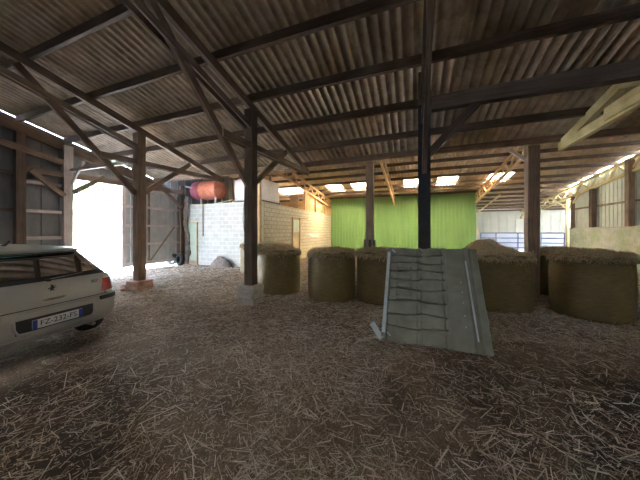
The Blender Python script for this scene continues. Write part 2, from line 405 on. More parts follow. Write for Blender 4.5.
XE = ray_x(532, 8.0)
MB().beam((XE-.1, 8.0, 3.35), (XE-.5, 8.0, 3.88), .07, .08, side=(0, 1, 0)).build('x', WOODP) if False else None
tag(MB().beam((XE-.14, 8.02, 3.55), (XE-.48, 8.02, 3.86), .08, .08, side=(0, 1, 0)).build('timber_brace', WOODW, loc=(XE-.14, 8.02, 3.55)), 'short pale brace at the head of the broad post right of centre', 'brace')
# truss at right, light from outside put into its pale wood colour
e = empty('roof_truss', (3.52, 8.0, 3.8), 'pale yellowish timber truss end hanging at upper right', 'roof truss', world=True)
MB().beam((3.52, 8.05, 3.82), (3.52, 4.6, 3.84), .1, .2, n=4, jit=.006).build('tie_beam', WOODY, e)
MB().beam((3.45, 6.35, 3.9), (3.45, 4.6, 3.9), .05, .24, n=3, jit=.006).build('splice_board', WOODY, e)
MB().beam((3.52, 7.9, 3.88), (3.52, 6.1, z1(6.1)-.07), .1, .2, n=3, jit=.006).build('rafter', WOODY, e)
MB().beam((3.52, 6.12, z1(6.1)-.07), (3.52, 5.2, 3.95), .09, .1, n=2, jit=.004).build('strut', WOODY, e)

# piers
e = empty('brick_pier', (-7.37, YP, 0), 'small red brick pier under the leftmost timber post', 'pier', world=True)
for z, n in ((.07, 0), (.2, 1)):
    for i in (-1, 1):
        if n: MB().box((-7.37+i*.12, YP, z), (.23, .44, .125), jit=.008).build('brick_course', BRICK, e, bevel=.01)
        else: MB().box((-7.37, YP+i*.12, z), (.5, .23, .13), jit=.008).build('brick_course', BRICK, e, bevel=.01)
tag(MB().box((-7.78, 4.74, .06), (.2, .14, .12), rz=.4, jit=.01).build('loose_brick', BRICK, loc=(-7.78, 4.74, 0), bevel=.01), 'loose red brick lying against the small brick pier', 'brick')
tag(MB().box((-7.68, 4.58, .04), (.16, .12, .08), rz=-.5, jit=.01).build('loose_brick', BRICK, loc=(-7.68, 4.58, 0), bevel=.01), 'smaller broken brick beside the small brick pier', 'brick')
e = empty('block_pier', (-3.54, YP, 0), 'stack of grey concrete blocks under the second timber post', 'pier', world=True)
for k in range(3):
    MB().box((-3.54+random.uniform(-.01, .01), YP, .07+k*.135), (.44, .44, .128), rz=random.uniform(-.04, .04), jit=.008).build('concrete_block', CONC, e, bevel=.012)
MB().box((-3.54, YP, .417), (.4, .4, .02)).build('mortar_cap', CONC, e)

# ------------------------------------------------------------------ rear trusses (lattice)
def lattice(X, Y0, Y1, mat, label, top=0.0, n=9, depth=.62, hgt=.12):
    e = empty('lattice_truss', (X, Y0, z2(Y0)), label, 'roof truss', world=True)
    MB().beam((X, Y0, z2(Y0)-.06+top), (X, Y1, z2(Y1)-.06+top), .09, hgt, n=6, jit=.004).build('top_chord', mat, e)
    MB().beam((X, Y0, z2(Y0)-depth+top), (X, Y1, z2(Y1)-depth+top), .09, hgt, n=6, jit=.004).build('bottom_chord', mat, e)
    for i in range(n):
        ya = Y0+(Y1-Y0)*i/n; yb = Y0+(Y1-Y0)*(i+.5)/n; yc = Y0+(Y1-Y0)*(i+1)/n
        MB().beam((X, ya+.05, z2(ya)-depth+top+.04), (X, yb, z2(yb)-.1+top), .05, .08).build('web_strut', mat, e)
        MB().beam((X, yb, z2(yb)-.1+top), (X, yc-.05, z2(yc)-depth+top+.04), .05, .08).build('web_strut', mat, e)
    return e
lattice(-6.42, 8.4, 19.65, WOODO, 'orange brown lattice truss above the block wall')
lattice(-1.3, 8.4, 19.6, WOODO, 'slim lattice truss ending at the middle of the green wall', n=9)
lattice(4.07, 8.4, 19.6, WOODO, 'lattice truss running down to the right end of the green wall')
lattice(8.85, 8.4, 26.5, WOODY, 'yellowish lattice truss along the top of the right wall', n=14)
tag(MB().beam((5.6, 20.2, z2(20.2)-.06), (5.6, 26.5, z2(26.5)-.06), .07, .1, n=3).build('rafter', WOODP, loc=(5.6, 20.2, 4)), 'thin pale rafter under the far right roof beyond the gate', 'rafter')

# ------------------------------------------------------------------ walls
def ribbed(name, axis, c, a0, a1, zb, zt, mat, rib=.25, depth=.03, wid=.05, label=None, parent=None, flip=1, thick=.03, rz=None):
    """vertical ribbed sheet; axis 'x' runs along X at Y=c, 'y' runs along Y at X=c; zb, zt functions or numbers"""
    fb = zb if callable(zb) else (lambda t: zb); ft = zt if callable(zt) else (lambda t: zt)
    prof = []; t = a0
    while t < a1-1e-6:
        e = min(t+rib, a1)
        prof += [(t, 0), (min(t+rib-wid*2, e), 0), (min(t+rib-wid*1.5, e), depth), (min(t+rib-wid*.5, e), depth)]
        t = e
    prof.append((a1, 0))
    mb = MB()
    for (t, d) in prof:
        for z in (fb(t), ft(t)):
            mb.v.append((t, c+flip*d, z) if axis == 'x' else (c+flip*d, t, z))
    n0 = len(mb.v)
    for (t, d) in prof:
        for z in (fb(t), ft(t)):
            mb.v.append((t, c-flip*thick, z) if axis == 'x' else (c-flip*thick, t, z))
    for i in range(len(prof)-1):
        mb.quad([2*i, 2*i+2, 2*i+3, 2*i+1]); mb.quad([n0+2*i, n0+2*i+1, n0+2*i+3, n0+2*i+2])
        mb.quad([2*i+1, 2*i+3, n0+2*i+3, n0+2*i+1]); mb.quad([2*i, n0+2*i, n0+2*i+2, 2*i+2])
    e = 2*(len(prof)-1); mb.quad([0, 1, n0+1, n0]); mb.quad([e, n0+e, n0+e+1, e+1])
    o = mb.build(name, mat, parent)
    if parent is None: struct(o, label)
    return o
# left wall: inside face at X=-11 (ribs away from us, timber frame inside)
OY0, OY1 = 5.02, 9.22
LT = lambda Y: (z1(Y)+.05 if Y < 8.3 else z2(Y)+.02)
struct(ribbed('wall_left', 'y', -11.16, -6.2, OY0, .02, lambda t: z1(t)+.15, DSHEET, rib=.42, depth=.025, wid=.02, flip=1), 'weathered grey cladding of the left gable wall')
struct(ribbed('wall_left', 'y', -11.16, OY0, OY1, 3.69, lambda t: (z1(t)+.15 if t < 8.3 else z2(t)+.15), DSHEET, rib=.42, depth=.025, wid=.02), 'grey cladding above the big doorway')
struct(ribbed('wall_left', 'y', -11.16, OY1, 19.9, .0, lambda t: z2(t)+.2, DSHEET, rib=.42, depth=.025, wid=.02), 'grey cladding of the left wall behind the block room')
def t_(name, p0, p1, w, h, label, cat='beam', mat=WOOD, side=None, group=None, n=4):
    return tag(MB().beam(p0, p1, w, h, side=side, n=n, jit=.005).build(name, mat, loc=p0), label, cat, group)
XW = -11.0
t_('timber_post', (XW, YP, 0), (XW, YP, z1(YP)-.12), .24, .24, 'square timber wall post at the left side of the bright doorway', 'post', WOODW)
t_('timber_post', (XW, 3.75, 0), (XW, 3.75, z1(3.75)-.3), .2, .2, 'dark wall post left of the doorway post behind the car', 'post', WOODD)
t_('timber_post', (XW-.02, 9.32, 0), (XW-.02, 9.32, 4.0), .12, .22, 'dark wall post at the left end of the block wall', 'post', WOODD)
t_('gable_beam', (XW-.02, -3, z1(-3)-.18), (XW-.02, 8.2, z1(8.2)-.18), .12, .28, 'sloping timber beam under the roof edge of the left wall', n=10)
t_('gable_beam', (XW+.08, -2, 3.95+.2*6.8), (XW+.08, 4.72, 3.95), .06, .2, 'lower sloping timber board on the left wall', n=6)
t_('door_header', (XW, 3.85, 3.56), (XW, 9.3, 3.66), .1, .2, 'horizontal timber header across the bright doorway')
t_('timber_brace', (XW+.1, 4.72, 2.85), (XW+.1, 3.95, 3.55), .08, .16, 'diagonal brace left of the doorway post', 'brace')
t_('timber_brace', (XW+.1, 4.94, 3.0), (XW+.1, 5.85, 3.72), .08, .14, 'diagonal brace in the top left corner of the bright doorway', 'brace')
t_('timber_brace', (XW+.04, 4.9, 3.2), (XW+.9, 4.85, 3.95), .06, .08, 'slim pale brace leaning from the doorway post to the roof', 'brace', WOODW)
t_('tie_beam', (XW+.1, YP+.05, 3.75), (-7.5, YP+.05, 3.72), .06, .1, 'slim pale tie beam between doorway post and leftmost free standing post', 'beam', WOODW, side=(0, 1, 0))
t_('timber_brace', (XW+.1, 9.2, 2.9), (XW+.1, 8.1, 3.7), .08, .14, 'diagonal brace at the top right corner of the sliding door', 'brace')
for z, q in ((1.46, 'lowest'), (2.3, 'middle'), (3.2, 'top')):
    t_('wall_rail', (XW-.05, 3.85, z), (XW-.05, 4.72, z), .06, .1, '%s wall rail between the two wall posts behind the car' % q, 'rail', WOODW)
for z, q in ((1.0, 'lowest'), (2.3, 'middle'), (3.4, 'top')):
    t_('wall_rail', (XW-.05, -3, z), (XW-.05, 3.65, z), .06, .1, '%s rail on the dark cladding at the far left' % q, 'rail', WOOD, n=6)
# sliding door leaf
DY0, DY1 = 6.62, 9.34
d = empty('door_1', (-11.2, DY0, .16), 'tall half closed sliding door of grey cladding on a timber frame', 'door', world=True); d['kind'] = 'structure'
ribbed('leaf', 'y', -11.28, DY0, DY1, .18, 3.8, mottled('door_grey_cladding', (.3, .31, .31), (.46, .47, .46), scale=1.5, rough=.7, bmp=.05), rib=.43, depth=.03, wid=.02, parent=d, flip=1)
for Y in (DY0+.08, DY1-.06): MB().beam((-11.2, Y, .17), (-11.2, Y, 3.75), .06, .15, n=3, jit=.003).build('stile', WOODW if Y < 8 else WOOD, d)
MB().beam((-11.2, 7.75, .2), (-11.2, 7.75, 3.7), .05, .08, n=3, jit=.003).build('stile', WOOD, d)
for z in (.3, 1.12, 1.93, 2.74, 3.5): MB().beam((-11.19, DY0, z), (-11.19, DY1, z), .06, .1, side=(1, 0, 0), n=3, jit=.003).build('rail', WOODW, d)
MB().beam((-11.17, 7.8, .35), (-11.17, 9.0, 1.9), .03, .06).build('diagonal', WOOD, d)

# block room
BX, BY, BH = -6.42, 9.5, 3.05
struct(MB().box(((XL-.05+BX)/2, BY+.1, BH/2), (BX-XL+.05, .2, BH)).build('wall_inner_front', BLKX), 'whitish concrete block wall facing the yard floor')
struct(MB().box((BX-.1, (BY+.2+19.7)/2, BH/2), (.2, 19.7-BY-.2, BH)).build('wall_inner_side', BLKY), 'cream lit concrete block wall running back to the green wall')
struct(MB().box(((XL+BX)/2-.1, (BY+19.7)/2+.1, BH-.07), (BX-XL-.2, 19.7-BY-.3, .14)).build('floor', CONC), 'loft floor over the block room')
struct(ribbed('wall_back', 'x', 19.72, BX, 4.07, 0, z2(19.7)+.18, GREEN, rib=.25, depth=.03, wid=.03, flip=-1), 'green ribbed metal wall')
struct(ribbed('wall_loft', 'x', 19.72, XL-.16, BX, 0, z2(19.7)+.18, WOODO, rib=.2, depth=.01, wid=.01, flip=-1), 'brown boarded wall at the back of the loft')
# loft timber partition with boards
e = empty('loft_partition', (BX-.08, 14.3, BH), 'orange boarded timber partition on top of the block wall', 'partition', world=True)
ribbed('boarding', 'y', BX-.12, 14.35, 19.6, BH, lambda t: z2(t)-.66, WOODO, rib=.55, depth=.006, wid=.01, parent=e)
for Y in (14.35, 16.3, 18.2): MB().beam((BX-.04, Y, BH), (BX-.04, Y, z2(Y)-.66), .1, .1).build('stud', WOODO, e)
t_('timber_post', (ray_x(259, 9.38), 9.38, 0), (ray_x(259, 9.38), 9.38, 4.75), .16, .16, 'light orange timber post at the corner of the block wall', 'post', WOODO)
tag(MB().box((-6.9, 13.8, 3.5), (.62, .05, .9)).build('plywood_board', WOODO, loc=(-6.9, 13.8, 3.05)), 'brown board standing in the loft behind the white tank', 'board')
for i, (a, b_) in enumerate((((-9.6, 11.5, 3.1), (-8.1, 11.7, 4.7)), ((-9.3, 11.35, 4.3), (-6.9, 11.35, 3.8)), ((-9.2, 12.3, 3.11), (-7.0, 12.3, 3.11)))):
    t_('loft_timber', a, b_, .1, .12, ['long timber leaning in the loft right of the red tank', 'crossing timber in the loft between the two tanks', 'low timber lying on the loft floor between the tanks'][i], 'timber', WOOD)
# cladding between the two roofs, above the eave
struct(ribbed('wall_gable', 'x', 8.36, XL, 9.0, 4.12, z2(8.3)+.1, DSHEET, rib=.4, depth=.02, wid=.02, flip=-1), 'cladding above the eave between the two roofs')
e = empty('loft_screen', (-9.5, 12.95, BH), 'brown boarded screen in the loft behind the red tank', 'screen', world=True)
ribbed('boarding', 'x', 13.0, XL+.05, -8.0, BH, z2(13)-.02, WOODO, rib=.2, depth=.012, wid=.012, parent=e, flip=-1)
for X in (-10.6, -9.3, -8.1): MB().beam((X, 12.93, BH), (X, 12.93, z2(13)-.02), .1, .1).build('stud', WOOD, e)
# tanks
e = empty('storage_tank', (-10.0, 10.05, 3.05), 'faded red horizontal cylinder tank on short legs on the block wall', 'tank', world=True)
MB().lathe([(0, -.85), (.3, -.84), (.44, -.78), (.48, -.7), (.48, .7), (.44, .78), (.3, .84), (0, .85)], (-10.0, 10.05, 3.82), 'x', 40).build('drum', TANKR, e, smooth=True)
MB().lathe([(0, -.88), (.3, -.87), (.45, -.82), (.495, -.74), (.495, -.28), (.48, -.28)], (-10.0, 10.05, 3.82), 'x', 40).build('end_cap', TANKP, e, smooth=True)
for x in (-10.3, -9.35):
    for y in (9.85, 10.3): MB().box((x, y, 3.22), (.07, .07, .36)).build('leg', WPLAS, e)
MB().lathe([(0, 0), (.06, 0), (.06, .1), (0, .1)], (-9.9, 10.05, 4.28), 'z', 16).build('filler_cap', STEEL, e)
MB().tube([(-10.6, 9.62, 3.9), (-10.8, 9.5, 3.95), (-10.95, 9.45, 3.98)], .05, 8).build('outlet', WPLAS, e)
e = empty('water_tank', (-7.2, 10.4, 3.05), 'cloudy white box shaped tank on the corner of the block wall', 'tank', world=True)
MB().box((-7.2, 10.38, 3.62), (1.56, 1.6, 1.02)).build('tank_body', WPLAS, e, bevel=.07)
MB().box((-7.2, 10.38, 3.09), (1.6, 1.66, .06)).build('pallet', WOODD, e)
MB().lathe([(0, 0), (.16, 0), (.16, .06), (0, .06)], (-7.2, 10.38, 4.12), 'z', 20).build('lid', STEEL, e)
# cable, hoses
pts = []
for i in range(17):
    t = i/16; X = -10.95+t*3.3; pts.append((X, 9.42, 3.12-1.2*t*(1-t)*.55+.12*t))
tag(MB().tube(pts, .014, 6).build('cable', WOODY, loc=(-10.95, 9.42, 3.1)), 'slack cable hanging below the red tank across the block wall', 'cable')
xh = ray_x(203, 9.46)
tag(MB().tube([(xh, 9.46, 3.3), (xh, 9.45, 2.6), (xh+.01, 9.45, 1.45)], .022, 6).build('hose', CABLE, loc=(xh, 9.46, 1.45)), 'dark hose hanging straight down under the red tank', 'hose')
xh = ray_x(185.5, 9.46)
tag(MB().tube([(xh, 9.44, 3.1), (xh, 9.45, 1.6), (xh+.02, 9.45, .05)], .02, 6).build('pipe', CABLE, loc=(xh, 9.44, .05)), 'thin dark pipe down the wall left of the pale green door', 'pipe')
xh = ray_x(244, 9.46)
tag(MB().tube([(xh, 9.46, 3.0), (xh-.05, 9.45, 2.2), (xh+.05, 9.45, 1.5)], .012, 6).build('cord', CABLE, loc=(xh, 9.46, 1.5)), 'thin cord hanging on the block wall beside the dark post', 'cord')
# pale green door in the block wall
x0, x1 = ray_x(187.5, 9.46), ray_x(197, 9.46)
d = empty('door_2', ((x0+x1)/2, 9.47, 0), 'narrow pale green door in the block wall', 'door', world=True); d['kind'] = 'structure'
MB().box(((x0+x1)/2, 9.475, 1.05), (x1-x0, .04, 2.05)).build('leaf', PGREEN, d)
for x in (x0, x1): MB().box((x, 9.47, 1.06), (.06, .07, 2.12)).build('jamb', WOODP, d)
MB().box(((x0+x1)/2, 9.46, 2.12), (x1-x0+.1, .07, .06)).build('lintel', WOODP, d)
MB().box(((x0+x1)/2, 9.45, .12), (x1-x0-.06, .03, .16)).build('kick_board', WOODO, d)
# window-like frame on side wall
ya, yb = 12.6, 13.5
def yat(px):   # Y on plane X=BX for a pixel column
    k = (px-320)/F; return BX*(C_+k*S_)/(k*C_-S_)
ya, yb = yat(292), yat(299)
e = empty('hatch_frame', (BX+.05, (ya+yb)/2, 0), 'timber framed hatch with pale green panel on the side block wall', 'hatch', world=True)
for Y in (ya, yb): MB().beam((BX+.05, Y, 0), (BX+.05, Y, 2.5), .08, .09).build('jamb', WOODO, e)
MB().box((BX+.03, (ya+yb)/2, 2.0), (.04, yb-ya-.1, .72)).build('panel', PGREEN, e)
MB().box((BX+.03, (ya+yb)/2, .8), (.04, yb-ya-.1, 1.58)).build('lower_board', WOODP, e)
MB().tube([(BX+.06, ya, 2.45), (BX+.06, yb+1.2, 2.5)], .02, 6).build('rail', CABLE, e)
# straw and dirt stain on the block wall, shaped as a low heap
def mound(name, cx, cy, r, h, mat, label, cat, seed=0, ry=None, n=28, kind=None):
    ry = ry or r; mb = MB(); rnd = random.Random(seed)
    for i in range(9):
        t = i/8
        for k in range(n):
            an = 2*math.pi*k/n; q = 1+.22*mnoise.noise(Vector((math.cos(an)*1.5+seed, math.sin(an)*1.5, t*2)))
            rr = math.sin(t*math.pi/2) if i else 0
            mb.v.append((cx+r*rr*q*math.cos(an), cy+ry*rr*q*math.sin(an), max(-.02, h*(math.cos(t*math.pi/2)**1.3)*q+ .02*mnoise.noise(Vector((an*3, t*9, seed)))-.015)))
    for i in range(8):
        for k in range(n): mb.quad([i*n+k, i*n+(k+1) % n, (i+1)*n+(k+1) % n, (i+1)*n+k])
    return tag(mb.build(name, mat, smooth=True, loc=(cx, cy, 0)), label, cat, kind=kind)
mound('stain_heap', ray_x(220, 9.25), 9.28, .62, .5, STAIN, 'brownish straw and dirt stain on the white block wall, shaped as a low heap', 'heap', 3, .2)
# tyres near the door
for i, (px, Y, r, tilt) in enumerate(((172, 9.05, .3, .35), (180, 8.95, .3, -.2))):
    X = ray_x(px, Y)
    mb = MB().lathe([(r*.55, -.08), (r*.8, -.1), (r*.97, -.07), (r, 0), (r*.97, .07), (r*.8, .1), (r*.55, .08), (r*.5, 0), (r*.55, -.08)], (0, 0, 0), 'y', 32)
    o = mb.build('tyre', RUB, smooth=True); o.location = (X, Y, r-.01); o.rotation_euler = (tilt*.4, 0, tilt)
    tag(o, ['old black tyre standing by the end of the sliding door', 'old black tyre leaning at the left end of the block wall'][i], 'tyre')
# rough dark growth on left end of block wall
mb = MB()
for k in range(70):
    for a_ in range(18):
        an = 2*math.pi*a_/18; z = k*.05
        q = .13+.11*mnoise.noise(Vector((math.cos(an)*1.2, math.sin(an)*1.2, z*3)))+.05*mnoise.noise(Vector((math.cos(an)*3, math.sin(an)*3, z*9)))
        mb.v.append((XL+.2+.06*math.sin(z*2)+q*math.cos(an), 9.41+.5*q*math.sin(an), z))
for k in range(69):
    for a_ in range(18): mb.quad([k*18+a_, k*18+(a_+1) % 18, (k+1)*18+(a_+1) % 18, (k+1)*18+a_])
tag(mb.build('mortar_growth', STAIN, smooth=True, loc=(XL+.1, 9.42, 0)), 'dark crumbling render at the left edge of the block wall', 'render')

# right wall
DH = 1.84
struct(MB().box((8.98, 6.6, DH/2), (.2, 25.4, DH)).build('wall_right', BLKR), 'mossy block base of the right wall')
struct(MB().box((8.96, 6.6, DH+.03), (.28, 25.4, .07), jit=.0).build('trim_1', CONC), 'rough mortar ledge on the right block wall')
struct(ribbed('wall_right', 'y', 9.02, -6.0, 19.2, DH+.05, lambda t: (z2(t)+.03 if t > 8.3 else z1(t)+.15), GSHEET, rib=.26, depth=.03, wid=.03, flip=-1), 'pale grey green cladding of the right wall')
for Y, m, l in ((17.1, WOODD, 'dark timber wall post in the middle of the right wall'), (14.75, WOOD, 'greyish timber wall post nearest on the right wall')):
    t_('timber_post', (8.8, Y, DH+.05), (8.8, Y, z2(Y)-.7 if Y > 15 else z2(Y)-.05), .2, .22, l, 'post', m)
t_('wall_rail', (8.93, 8.5, 3.0), (8.93, 19.2, 3.0), .06, .08, 'horizontal rail on the right wall cladding', 'rail', WOOD, n=8)
xg = 8.85
t_('timber_post', (xg, 19.45, 0), (xg, 19.45, z2(19.45)-.65), .14, .14, 'pale yellow timber post at the right end of the gate', 'post', WOODY)
t_('timber_post', (xg, 18.9, DH), (xg, 18.9, z2(19)-.65), .13, .13, 'dark slim timber post beside the pale yellow post', 'post', WOODD)
t_('timber_brace', (xg-.02, 19.3, 3.0), (xg-.02, 18.3, z2(18.3)-.66), .08, .1, 'curved looking pale brace above the dark slim post', 'brace', WOODY)
t_('timber_brace', (xg-.05, 19.45, 3.1), (xg-.75, 19.45, z2(19.4)-.62), .07, .08, 'pale brace left of the pale yellow post', 'brace', WOODY)

# far wall and gate
struct(ribbed('wall_far', 'x', 26.6, 3.6, 12.6, 0, 3.62, WSHEET, rib=.62, depth=.025, wid=.03, flip=-1), 'cream white clad wall beyond the gate')
struct(MB().box((8.1, 26.5, .78), (9, .06, 1.55)).build('wall_far', BSHEET), 'bluish white low band along the far wall')  # lower part of the far wall, bluer than the cladding above
struct(ribbed('wall_right', 'y', 12.7, 19.3, 26.8, 0, lambda t: z2(t)-.03, WSHEET, rib=.3, depth=.03, wid=.03, flip=-1), 'unseen pale cladding added to darken the far bay')  # added out of view to keep daylight off the far wall
struct(ribbed('wall_right', 'x', 19.4, 9.05, 12.7, 0, z2(19.4)-.1, WSHEET, rib=.3, depth=.03, wid=.03, flip=1), 'pale cladding closing the far bay')
struct(ribbed('wall_passage', 'y', 4.1, 19.8, 26.6, 0, lambda t: z2(t)+.05, GREEN, rib=.25, depth=.02, wid=.03), 'side of the green walled room')
e = empty('field_gate', (6.4, 19.45, 0), 'blue grey tubular steel gate between green wall and right wall', 'gate', world=True)
gx0, gx1 = 4.3, 8.7
for z in (.35, .65, .95, 1.25, 1.58): MB().tube([(gx0, 19.45, z), (gx1, 19.45, z)], .028, 8).build('rail', GATE, e)
for x in (gx0, ray_x(496, 19.45), ray_x(518, 19.45), ray_x(541, 19.45), gx1): MB().tube([(x, 19.45, .15), (x, 19.45, 1.6)], .03, 8).build('upright', GATE, e)
t_('timber_post', (4.14, 19.5, 0), (4.14, 19.5, 1.9), .1, .1, 'short pale post at the left end of the gate', 'post', WOODW)

FX0, FX1, FZ = -2.4, -2.0, .3
# front enclosure (behind the viewer), its small opening made up to set the light
struct(ribbed('wall_front', 'x', -6.1, XL-.1, FX0, 0, z1(-6.1)+.1, DSHEET, rib=.4, depth=.02, wid=.02), 'cladding behind the viewer')
struct(ribbed('wall_front', 'x', -6.1, FX1, 9.1, 0, z1(-6.1)+.1, DSHEET, rib=.4, depth=.02, wid=.02), 'cladding behind the viewer')
struct(ribbed('wall_front', 'x', -6.1, FX0, FX1, FZ, z1(-6.1)+.1, DSHEET, rib=.4, depth=.02, wid=.02), 'cladding above the small made-up light opening behind the viewer')

# ------------------------------------------------------------------ floor and yard
def fh(X, Y):
    return (.035*np.sin(X*1.3+.7*np.sin(Y*.9))*np.cos(Y*1.1+.4)+.02*np.sin(X*3.1+Y*2.3)+.012*np.sin(X*7.3-Y*5.1))*.6-.02
gx = np.linspace(XL-.15, 9.2, 320); gy = np.linspace(-6.2, 26.6, 420)
GX, GY = np.meshgrid(gx, gy); V = np.stack([GX.ravel(), GY.ravel(), fh(GX, GY).ravel()], 1)
nx, ny = len(gx), len(gy); I, J = np.meshgrid(np.arange(nx-1), np.arange(ny-1)); a = (J*nx+I).ravel()
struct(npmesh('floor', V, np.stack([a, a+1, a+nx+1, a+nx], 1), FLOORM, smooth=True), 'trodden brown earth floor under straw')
struct(MB().box((0, 10, -.2), (120, 120, .2)).build('ground', YARD), 'pale sunlit yard outside')

def straws(n, pts_fn, lmin, lmax, w, tilt=.25, zoff=.0, zf=fh, curve=.15):
    X, Y, sc = pts_fn(n); n = len(X)
    L = RNG.uniform(lmin, lmax, n)**1.0; L = lmin+(lmax-lmin)*RNG.beta(1.3, 3, n); L = L*sc
    an = RNG.uniform(0, 2*np.pi, n); ti = RNG.normal(0, tilt, n); ti = np.clip(ti, -1.1, 1.1)
    W = w*RNG.uniform(.6, 1.4, n)*sc
    dx, dy = np.cos(an)*np.cos(ti), np.sin(an)*np.cos(ti); dz = np.abs(np.sin(ti))
    px, py = -np.sin(an), np.cos(an)
    z0 = zf(X, Y)+zoff+RNG.uniform(0, .02, n)
    V = np.zeros((n, 6, 3), np.float32)
    # three sided thin prism
    for e, s in ((0, -.5), (1, .5)):
        cx, cy, cz = X+dx*L*s, Y+dy*L*s, z0+dz*L*(s+.5)
        V[:, 3*e+0] = np.stack([cx+px*W/2, cy+py*W/2, cz], 1)
        V[:, 3*e+1] = np.stack([cx-px*W/2, cy-py*W/2, cz], 1)
        V[:, 3*e+2] = np.stack([cx, cy, cz+W*.55], 1)
    b = (np.arange(n)*6)[:, None]
    Fq = np.concatenate([b+np.array([[0, 3, 5, 2]]), b+np.array([[2, 5, 4, 1]]), b+np.array([[1, 4, 3, 0]])], 0)
    return V.reshape(-1, 3), Fq
def join(lst):
    Vs, Fs = [], []; o = 0
    for v, f in lst: Vs.append(v); Fs.append(f+o); o += len(v)
    return np.concatenate(Vs), np.concatenate(Fs)
def cover(Y):  pass
def near(n):
    # density falls with distance from the viewer
    d = .5+9.5*RNG.random(n)**1.25; k = RNG.uniform(-1.5, 1.5, n); r = k*d
    X = r*C_-d*S_; Y = r*S_+d*C_
    cl = np.sin(X*2.1+1.3*np.sin(Y*1.7))+np.sin(Y*2.7+X*1.1)+RNG.normal(0, .9, n)
    ok = (X > XL) & (Y < 9.4) & (Y > -5) & (cl > -1.1)
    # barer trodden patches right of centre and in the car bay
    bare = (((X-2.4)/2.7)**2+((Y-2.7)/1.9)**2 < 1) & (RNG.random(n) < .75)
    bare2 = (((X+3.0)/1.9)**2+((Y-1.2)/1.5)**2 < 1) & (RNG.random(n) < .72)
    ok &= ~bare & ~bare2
    under = (X < -5.0) & (X > -8.7) & (Y > .95) & (Y < 2.7); ok &= ~under
    for (bx, by) in [pos(*q) for q in ((256, 10), (279, 6.95), (331.5, 6.33), (381, 6.15), (499, 5.5), (589, 5.0), (488, 7.4), (556, 6.6), (690, 5.6))]:
        ok &= np.hypot(X-bx, Y-by) > .6
    return X[ok], Y[ok], np.ones(ok.sum())
def far(n):
    X = RNG.uniform(XL, 8.7, n); Y = RNG.uniform(2, 19, n); ok = ~((X < BX) & (Y > BY-.1))
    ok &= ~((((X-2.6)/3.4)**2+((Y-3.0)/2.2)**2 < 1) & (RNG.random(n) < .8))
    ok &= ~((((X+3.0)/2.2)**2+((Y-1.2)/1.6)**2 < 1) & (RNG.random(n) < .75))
    return X[ok], Y[ok], np.full(ok.sum(), 1.35)
def chaff(n):
    X, Y, s = near(n); return X, Y, s
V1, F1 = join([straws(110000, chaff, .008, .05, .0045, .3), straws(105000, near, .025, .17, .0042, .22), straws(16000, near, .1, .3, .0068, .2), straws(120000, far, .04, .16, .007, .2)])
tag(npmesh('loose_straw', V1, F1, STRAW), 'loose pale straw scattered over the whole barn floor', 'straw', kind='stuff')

# ------------------------------------------------------------------ bales
def bale_mesh(seed, r=.6, h=1.13):
    mb = MB(); n = 64; rows = 30
    for i in range(rows+1):
        t = i/rows; z = .01+h*t
        rr = r*(1-.05*(abs(2*t-1)**6))
        for k in range(n):
            an = 2*math.pi*k/n; c, s = math.cos(an), math.sin(an)
            q = 1+.016*mnoise.noise(Vector((c*2+seed, s*2, z*2.5)))+.008*mnoise.noise(Vector((c*9+seed, s*9, z*14)))
            mb.v.append((c*rr*q, s*rr*q, z))
    for i in range(rows):
        for k in range(n): mb.quad([i*n+k, i*n+(k+1) % n, (i+1)*n+(k+1) % n, (i+1)*n+k])
    mb.quad([k for k in range(n)][::-1])
    b0 = rows*n; prev = b0
    for j, f in enumerate((.85, .6, .3)):
        b = len(mb.v)
        for k in range(n):
            an = 2*math.pi*k/n; c, s = math.cos(an), math.sin(an)
            mb.v.append((c*r*f, s*r*f, .01+h+.02*(j+1)+.02*mnoise.noise(Vector((c*4*f+seed, s*4*f, 3)))))
        for k in range(n): mb.quad([prev+k, prev+(k+1) % n, b+(k+1) % n, b+k])
        prev = b
    b = len(mb.v); mb.v.append((0, 0, h+.08))
    for k in range(n): mb.quad([prev+k, prev+(k+1) % n, b])
    return mb
